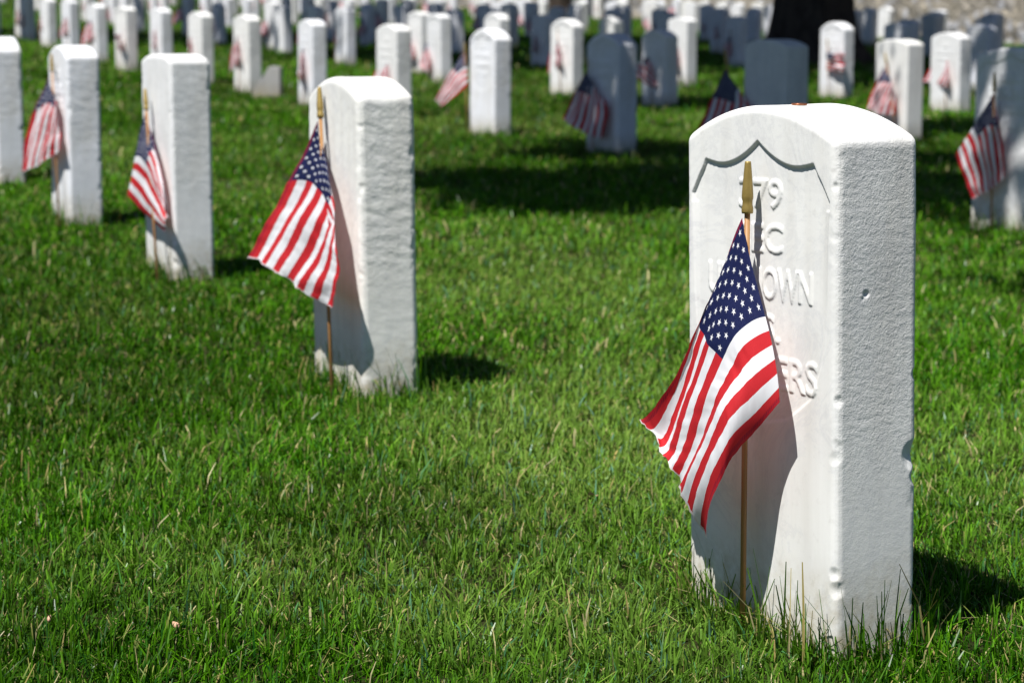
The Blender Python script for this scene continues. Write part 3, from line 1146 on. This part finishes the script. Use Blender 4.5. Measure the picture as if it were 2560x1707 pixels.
# ------------------------------------------------------------------ trees: the one trunk in view, and the ones just outside that cast the shade
# (x, y) on the lawn that lies in shade, radii, height of the foliage above it, cover, tree
SHADE = [
    (0.40, 9.20, 0.90, 1.15, 4.6, 2.4, 'near'), (0.62, 11.45, 0.62, 0.80, 5.0, 1.7, 'near'), (1.25, 9.55, 0.80, 1.05, 4.4, 2.4, 'near'),
    (4.4, 11.8, 1.5, 1.9, 5.4, 1.0, 'near'), (5.4, 15.6, 1.7, 2.0, 5.8, 1.0, 'near'), (3.6, 9.0, 0.9, 1.2, 5.0, 1.0, 'near'),
    (1.58, 5.75, 0.22, 0.24, 4.0, 1.3, 'near'), (1.75, 8.75, 0.4, 0.5, 4.4, 1.5, 'near'), (2.02, 12.25, 0.24, 0.32, 4.8, 1.4, 'near'), (1.85, 7.95, 0.48, 0.62, 4.2, 0.9, 'near'), (2.40, 10.9, 0.8, 0.62, 4.8, 1.8, 'near'), (2.95, 13.9, 0.85, 0.85, 5.2, 1.9, 'near'),
    (1.45, 17.0, 0.85, 1.0, 5.6, 1.6, 'near'), (2.2, 9.0, 0.65, 0.75, 4.4, 1.8, 'near'), (2.15, 6.2, 0.5, 0.5, 4.2, 0.8, 'near'),
    (0.55, 26.5, 2.5, 4.2, 8.0, 1.4, 'left'), (-3.4, 33.0, 3.0, 3.6, 8.0, 1.2, 'left'), (-6.5, 34, 1.6, 2.0, 8.0, 0.8, 'left'), (-1.6, 27.0, 1.3, 2.2, 8.0, 1.5, 'left'), (-1.4, 36.0, 2.4, 3.6, 8.0, 1.3, 'left'),
    (5.4, 24.5, 2.3, 3.6, 8.5, 1.5, 'oak'), (6.3, 32.0, 2.4, 4.6, 9.0, 1.5, 'oak'), (3.6, 28.0, 1.6, 3.6, 8.5, 2.8, 'oak'), (4.7, 19.2, 0.75, 1.3, 8.0, 1.6, 'oak'), (5.8, 21.0, 1.4, 2.0, 8.0, 1.6, 'oak'), (0.6, 32.0, 2.2, 3.0, 8.5, 1.5, 'oak'), (4.6, 36.5, 2.6, 3.0, 9.5, 1.5, 'oak'),
    (1.6, 36.0, 2.2, 3.0, 9.5, 1.3, 'oak'), (3.5, 21.4, 1.0, 1.3, 8.0, 1.3, 'oak'),
]
TREES = {'near': ((4.6, 8.6), 0.24, 0), 'left': ((-10.2, 29.0), 0.34, 1), 'oak': ((3.68, 27.2), 0.46, 2), 'back': ((1.25, 60.5), 0.33, 3)}
TLAB = {'near': 'leafy shade tree just outside the right of the photo shading the blue-grey headstones',
        'left': 'leafy shade tree just outside the left of the photo shading the distant rows',
        'oak': 'big old tree with a thick black trunk between the headstones at upper right',
        'back': 'distant tree with a brown trunk showing between far headstones at top centre'}


def tube(bm, pts, radii, seg, seed, rough=0.0, flare=0.0):
    rings = []
    for i, (p, r) in enumerate(zip(pts, radii)):
        p = Vector(p)
        d = (Vector(pts[min(i + 1, len(pts) - 1)]) - Vector(pts[max(i - 1, 0)])).normalized()
        q = d.to_track_quat('Z', 'Y')
        ring = []
        for k in range(seg):
            a = 2 * math.pi * k / seg
            rr = r * (1 + rough * noise.noise((math.cos(a) * 2 + seed, math.sin(a) * 2, p.z * 0.6)) + 0.4 * rough * noise.noise((math.cos(a) * 7, math.sin(a) * 7 + seed, p.z * 2)))
            ring.append(bm.verts.new(p + q @ Vector((rr * math.cos(a), rr * math.sin(a), 0))))
        rings.append(ring)
    for r0, r1 in zip(rings[:-1], rings[1:]):
        for k in range(seg):
            bm.faces.new((r0[k], r0[(k + 1) % seg], r1[(k + 1) % seg], r1[k]))
    bm.faces.new(rings[-1])


for name, ((tx, ty), tr, sd) in TREES.items():
    gz = Hs(tx, ty)
    root = empty('shade_tree', (tx, ty, gz))
    tag(root, TLAB[name], 'tree')
    clumps = [s_ for s_ in SHADE if s_[6] == name]
    if name == 'back':
        clumps = [(1.25 + LX * 7 + a, 60.5 + LY * 7 + b, 2.4, 2.4, 7.0 + c, 0.7, name) for a, b, c in ((0, 0, 0), (1.8, 1.4, 1.0), (-1.8, 1.6, 0.8))]
    bm = bmesh.new()
    big = name == 'oak'
    fork = 3.0 if name == 'near' else 4.2
    zs = [-0.3, 0.0, 0.12, 0.3, 0.6, 1.0, 1.6, 2.4, fork]
    fl = [1.9, 1.65, 1.42, 1.22, 1.08, 1.02, 0.98, 0.94, 0.85] if big else [1.5, 1.35, 1.25, 1.12, 1.05, 1.0, 0.95, 0.9, 0.8]
    tube(bm, [(0.02 * z_ * math.sin(sd), 0.02 * z_, z_) for z_ in zs], [tr * f_ for f_ in fl], 36 if big else 18, sd * 5.0, 0.22 if big else 0.12)
    for (sx, sy, rx, ry, hh, dn, _n) in clumps:
        cxp = Vector((sx - LX * hh - tx, sy - LY * hh - ty, Hs(sx, sy) + hh - gz))
        st_ = Vector((0, 0.02 * fork, fork * 0.93))
        for b_ in range(2):
            e = cxp + Vector((random.uniform(-rx, rx) * 0.5, random.uniform(-ry, ry) * 0.5, random.uniform(0, 0.4)))
            pts = []
            for i in range(8):
                u = i / 7
                p = st_.lerp(e, u) + Vector((0.25 * math.sin(5 * u + b_), 0.25 * math.cos(4 * u), 0.9 * math.sin(math.pi * u) * (0.7 if name == 'near' else 1.2)))
                pts.append(p)
            tube(bm, pts, [max(0.02, tr * (0.42 - 0.36 * i / 7)) for i in range(8)], 8, sd + b_, 0.1)
    tm = bpy.data.meshes.new('trunk')
    bmesh.ops.recalc_face_normals(bm, faces=bm.faces)
    bm.to_mesh(tm)
    bm.free()
    for p in tm.polygons:
        p.use_smooth = True
    link_mesh('trunk', tm, root, [M_BARK])
    # crown: many separate leaves in clumps along the limbs' ends
    V, T_ = [], []
    for (sx, sy, rx, ry, hh, dn, _n) in clumps:
        near = name == 'near'
        ls = 0.085 if near else 0.24
        area = math.pi * rx * ry
        cnt = int(area * (3.6 if near else 3.0) * dn / (ls * ls * 0.55))
        ncl = max(6, int(area / (0.10 if near else 0.6)))
        ca = np.arange(ncl) * 2.39996 + RNG.normal(0, 0.25, ncl)
        cr = np.sqrt((np.arange(ncl) + 0.5) / ncl) * 0.95
        cc = np.stack([np.cos(ca) * cr, np.sin(ca) * cr, RNG.uniform(-0.5, 0.5, ncl)], 1)
        w_ = RNG.integers(0, ncl, cnt)
        off = RNG.normal(0, 1, (cnt, 3)) * np.array([0.17 if near else 0.35, 0.17 if near else 0.35, 0.12 if near else 0.25])
        hz = hh + cc[w_, 2] * (0.7 if near else 1.6) + off[:, 2]
        gxp = sx + cc[w_, 0] * rx + off[:, 0]
        gyp = sy + cc[w_, 1] * ry + off[:, 1]
        c = np.stack([gxp - LX * hz - tx, gyp - LY * hz - ty, H(gxp, gyp) + hz - gz], 1)
        az = RNG.uniform(0, 2 * math.pi, cnt)
        tl = RNG.normal(0, 0.5, cnt)
        l = ls * RNG.uniform(0.7, 1.3, cnt)
        d1 = np.stack([np.cos(az) * np.cos(tl), np.sin(az) * np.cos(tl), np.sin(tl)], 1)
        d2 = np.stack([-np.sin(az), np.cos(az), RNG.normal(0, 0.35, cnt)], 1)
        quad = np.stack([c - d1 * l[:, None] * 0.6, c + d2 * l[:, None] * 0.33, c + d1 * l[:, None] * 0.6, c - d2 * l[:, None] * 0.33], 1)
        V.append(quad.reshape(-1, 3))
        g_ = RNG.uniform(0.7, 1.3, cnt)
        T_.append(np.repeat(np.stack([0.035 * g_, 0.07 * g_, 0.014 * g_, np.ones(cnt)], 1), 4, 0))
    V = np.concatenate(V)
    T_ = np.concatenate(T_)
    nf = len(V) // 4
    cm_ = mesh_np('crown', V, np.arange(nf * 4), np.full(nf, 4))
    at = cm_.attributes.new('blade_tint', 'FLOAT_COLOR', 'POINT')
    at.data.foreach_set('color', T_.astype(np.float32).ravel())
    link_mesh('crown', cm_, root, [M_LEAF])

# ------------------------------------------------------------------ the lawn's grass
def vnoise(x, y, seed):
    def hsh(i, j):
        h = (i * 374761393 + j * 668265263 + seed * 974711) & 0xffffffff
        h = ((h ^ (h >> 13)) * 1274126177) & 0xffffffff
        return ((h ^ (h >> 16)) & 0xffff) / 65535.0
    xi, yi = np.floor(x).astype(np.int64), np.floor(y).astype(np.int64)
    fx, fy = x - xi, y - yi
    fx, fy = fx * fx * (3 - 2 * fx), fy * fy * (3 - 2 * fy)
    a, b, c, d = hsh(xi, yi), hsh(xi + 1, yi), hsh(xi, yi + 1), hsh(xi + 1, yi + 1)
    return (a * (1 - fx) + b * fx) * (1 - fy) + (c * (1 - fx) + d * fx) * fy


def fbm(x, y, seed):
    return (vnoise(x, y, seed) + 0.5 * vnoise(x * 2.1, y * 2.1, seed + 1) + 0.25 * vnoise(x * 4.3, y * 4.3, seed + 2)) / 1.75


BV, BC, BF, BL_ = [], [], [], []
NB = [0]


def in_stone(x, y, grow=0.0):
    m = np.zeros(len(x), bool)
    for st in STONES.values():
        if st['c'][1] > 18:
            continue
        dx, dy = x - st['c'][0], y - st['c'][1]
        u = dx * st['wd'][0] + dy * st['wd'][1]
        v = dx * st['n'][0] + dy * st['n'][1]
        m |= (np.abs(u) < W0 / 2 + grow) & (np.abs(v) < T0 / 2 + grow)
    return m


# paler turf between the graves, with sunlit sheen put into the blade colour
PATCH = [(0.12, 3.7, 0.34, 1.3, 1.0), (0.05, 6.2, 0.5, 1.2, 0.8), (-0.15, 13.6, 0.9, 0.9, 0.9), (0.80, 3.4, 0.28, 0.8, 0.7),
         (-1.95, 11.2, 0.6, 1.5, 0.6), (-0.75, 8.9, 0.5, 0.9, 0.6), (1.7, 14.6, 0.7, 0.8, 0.9), (-0.25, 2.75, 0.35, 0.25, 0.5), (-1.2, 17.0, 1.2, 0.9, 0.5)]

DARK_PATCH = [(-0.78, 4.2, 0.5, 0.8, 0.42), (-0.22, 3.15, 0.3, 0.4, 0.35), (-1.25, 5.4, 0.5, 0.8, 0.35), (-0.55, 2.45, 0.3, 0.25, 0.3), (0.45, 2.25, 0.2, 0.2, 0.25),
        (-0.75, 12.0, 0.8, 1.2, 0.3), (-2.4, 13.5, 0.8, 1.5, 0.35), (-2.6, 17.5, 1.2, 1.5, 0.35), (0.9, 7.2, 0.5, 0.7, 0.25)]


def blades(x, y, length, width, lean_mu, lean_sd, dry, az0=None):
    k = ~in_stone(x, y)
    if az0 is not None:
        az0 = az0[k]
    x, y, length, width = x[k], y[k], length[k], width[k]
    n = len(x)
    if not n:
        return
    z = H(x, y) - TURF
    fld = fbm(x * 0.9, y * 0.9, 5)
    flow = 2 * math.pi * fbm(x * 0.35 + 7, y * 0.35, 21)
    az = flow * 1.3 + RNG.normal(0, 1.3, n) if az0 is None else flow * 0.5 + az0 + RNG.normal(0, 0.5, n)
    lean = np.abs(RNG.normal(lean_mu, lean_sd, n))
    length = length * (0.72 + 0.55 * fbm(x * 1.7, y * 1.7, 9))
    d0 = np.stack([np.cos(az), np.sin(az), np.zeros(n)], 1)
    base = np.stack([x, y, z - 0.004], 1)
    up = np.array([0, 0, 1.0])
    m1 = base + (d0 * np.sin(lean * 0.6)[:, None] + up * np.cos(lean * 0.6)[:, None]) * (length * 0.55)[:, None]
    tip = m1 + (d0 * np.sin(lean * 1.6)[:, None] + up * np.cos(lean * 1.6)[:, None]) * (length * 0.45)[:, None]
    wa = az + math.pi / 2 + RNG.normal(0, 0.5, n)
    wv = np.stack([np.cos(wa), np.sin(wa), np.zeros(n)], 1) * (width / 2)[:, None]
    V = np.stack([base - wv, base + wv, m1 + wv * 0.9, m1 - wv * 0.9, tip + wv * 0.42, tip - wv * 0.42], 1)
    # colour
    dk = np.ones(n)                      # patches where the blade colour is darkened
    for px_, py_, rx_, ry_, st_ in DARK_PATCH:
        q_ = np.sqrt(((x - px_) / rx_) ** 2 + ((y - py_) / ry_) ** 2) + 0.9 * (fbm(x * 2.2, y * 1.6, 17) - 0.5)
        dk *= 1 - st_ * np.clip(1.3 - q_, 0, 1)
    isdry = RNG.uniform(0, 1, n) < dry * (0.4 + 1.3 * fbm(x * 1.3 + 3, y * 1.3, 33))
    h = RNG.uniform(0, 1, n)
    h = h ** 1.5
    g = np.stack([0.015 + 0.072 * h, 0.072 + 0.170 * h, 0.002 + 0.004 * h], 1)
    yel = 0.8 * np.clip((0.6 * fld + 0.4 * fbm(x * 3.1, y * 3.1, 71) - 0.46) * 4.5, 0, 1)[:, None]
    g = g * (1 - 0.55 * yel) + np.array([0.150, 0.250, 0.040]) * 0.55 * yel
    for px_, py_, rx_, ry_, st_ in PATCH:
        q_ = np.sqrt(((x - px_) / rx_) ** 2 + ((y - py_) / ry_) ** 2) + 0.9 * (fbm(x * 2.6, y * 1.6, 91) - 0.5)
        w_ = (st_ * np.clip(1.25 - q_, 0, 1))[:, None] * RNG.uniform(0.3, 1.0, (n, 1))
        g = g * (1 - w_ * 0.75) + np.array([0.215, 0.320, 0.062]) * w_ * 0.75
    blu = (RNG.uniform(0, 1, n) < 0.06)[:, None]
    g = np.where(blu, g * np.array([0.75, 0.95, 4.0]), g)
    s = RNG.uniform(0, 1, n)[:, None]
    dr = np.array([0.30, 0.24, 0.075]) * (1 - s) + np.array([0.50, 0.45, 0.24]) * s
    c = np.where(isdry[:, None], dr, g)
    c = c * (RNG.uniform(0.75, 1.3, n) * np.clip(0.45 + 1.1 * fbm(x * 0.55 + 40, y * 0.45, 55), 0.55, 1.2) * dk)[:, None]
    gloss = np.where(RNG.uniform(0, 1, (n, 1)) < 0.09, 0.55, 0.035)
    C4 = np.concatenate([c, gloss], 1)
    base_c = C4 * np.array([0.95, 0.9, 0.95, 1])
    cut = (RNG.uniform(0, 1, (n, 1)) < 0.13) * RNG.uniform(0.3, 1.0, (n, 1))
    tipc = C4 * (1 - cut) + np.array([[0.40, 0.34, 0.12, 0.035]]) * cut
    CC_ = np.stack([base_c, base_c, C4, C4, tipc, tipc], 1)
    off = NB[0] + np.arange(n)[:, None] * 6
    F1 = off + np.array([[0, 1, 2, 3]])
    F2 = off + np.array([[3, 2, 4, 5]])
    BF.append(np.concatenate([F1, F2], 1).ravel())
    BL_.append(np.tile([4, 4], n))
    BV.append(V.reshape(-1, 3))
    BC.append(CC_.reshape(-1, 4))
    NB[0] += n * 6


def band(y0, y1, dens, wmul, lmu, dry):
    hw = lambda y: 0.235 * 1.3 * y + 0.95
    area = (hw(y0) + hw(y1)) * (y1 - y0)
    n = int(area * dens)
    nt = n // 8 * 2
    ty_ = RNG.uniform(y0, y1, nt)
    keep = RNG.uniform(0, hw(y1), nt) < hw(ty_)
    ty_ = ty_[keep][:n // 8]
    tx_ = RNG.uniform(-1, 1, len(ty_)) * hw(ty_)
    kk = RNG.integers(0, len(ty_), n)
    sp = 0.008 * wmul
    ox, oy = RNG.normal(0, sp, n), RNG.normal(0, sp, n)
    x, y = tx_[kk] + ox, ty_[kk] + oy
    m = n
    tl = (0.65 + 1.0 * RNG.uniform(0, 1, len(ty_)) ** 3)[kk]
    L = np.clip(RNG.normal(lmu, lmu * 0.25, m) * tl, lmu * 0.3, lmu * 2.2)
    W = RNG.uniform(0.0014, 0.0034, m) * wmul
    taz = RNG.uniform(-1, 1, len(ty_))[kk] * 1.0
    fan = np.arctan2(oy, ox)
    blades(x, y, L, W, 0.55, 0.36, dry, np.where(RNG.uniform(0, 1, m) < 0.5, fan, np.where(RNG.uniform(0, 1, m) < 0.5, taz, RNG.uniform(-3.2, 3.2, m))))
    # thatch: dry, short, lying blades between
    k = int(n * 0.14)
    idx = RNG.integers(0, m, k)
    blades(x[idx] + RNG.normal(0, 0.02, k), y[idx] + RNG.normal(0, 0.02, k), L[idx] * 0.5, W[idx] * 0.9, 1.0, 0.5, 0.5)


for y0, y1, dn, wm, lm in ((1.7, 2.6, 44000, 0.92, 0.027), (2.6, 3.4, 38000, 0.95, 0.027), (3.4, 4.6, 27000, 1.12, 0.026), (4.6, 6.5, 15000, 1.45, 0.028), (6.5, 9, 6500, 2.0, 0.031),
                           (9, 13, 3000, 2.5, 0.035), (13, 19, 1500, 3.4, 0.040), (19, 30, 620, 4.5, 0.05), (30, 50, 240, 7.0, 0.055), (50, 85, 80, 11.0, 0.06)):
    band(y0, y1, dn, wm, lm, 0.03)

# uncut tufts hard against the stones, where the mower cannot reach
for key, n_, lm in (('A', 1500, 0.046), ('B', 800, 0.048), ('D', 700, 0.046), ('C', 600, 0.045), ('K', 500, 0.045), ('L', 400, 0.05), ('J', 300, 0.05), ('G', 300, 0.05)):
    st = STONES[key]
    per_ = 2 * (W0 + T0)
    s_ = RNG.uniform(0, per_, n_)
    g_ = np.abs(RNG.normal(0, 0.022, n_)) + 0.003
    u = np.where(s_ < W0, s_ - W0 / 2, np.where(s_ < W0 + T0, W0 / 2 + g_, np.where(s_ < 2 * W0 + T0, W0 / 2 - (s_ - W0 - T0), -W0 / 2 - g_)))
    v = np.where(s_ < W0, T0 / 2 + g_, np.where(s_ < W0 + T0, T0 / 2 - (s_ - W0), np.where(s_ < 2 * W0 + T0, -T0 / 2 - g_, -T0 / 2 + (s_ - 2 * W0 - T0))))
    x = st['c'][0] + st['wd'][0] * u + st['n'][0] * v
    y = st['c'][1] + st['wd'][1] * u + st['n'][1] * v
    L = np.clip(RNG.gamma(4.0, lm / 4.0, n_), 0.015, 0.125)
    blades(x, y, L, RNG.uniform(0.0016, 0.0032, n_), 0.35, 0.30, 0.12)
# long stray blades and pale clippings in the foreground
n_ = 420
y = RNG.uniform(1.9, 5.5, n_)
x = RNG.uniform(-1, 1, n_) * (0.28 * y + 0.3)
blades(x, y, RNG.uniform(0.03, 0.065, n_), RNG.uniform(0.002, 0.0034, n_), 0.6, 0.3, 0.06)

gme = mesh_np('grass', np.concatenate(BV), np.concatenate(BF), np.concatenate(BL_))
at = gme.attributes.new('blade_tint', 'FLOAT_COLOR', 'POINT')
at.data.foreach_set('color', np.concatenate(BC).astype(np.float32).ravel())
gr = link_mesh('grass', gme, mats=[M_GRASS])
tag(gr, 'mown green lawn grass with dry blades and longer tufts round the stones', 'grass', kind='stuff')
print('blade verts', NB[0])

# the coin rests on the stone's crown
bpy.context.view_layer.update()
so = STONES['A']['o']
inv = so.matrix_world.inverted()
dl = (inv.to_3x3() @ Vector((0, 0, -1))).normalized()
hit, hp, hn, _ = so.ray_cast(inv @ Vector((COIN_XY[0], COIN_XY[1], 2.0)), dl)
if hit:
    wp = so.matrix_world @ hp
    wnn = (so.matrix_world.to_3x3() @ hn).normalized()
    coin.location = wp + Vector((0, 0, 0.0006))
    coin.rotation_euler = Vector((0, 0, 1)).lerp(wnn, 0.5).to_track_quat('Z', 'Y').to_euler()
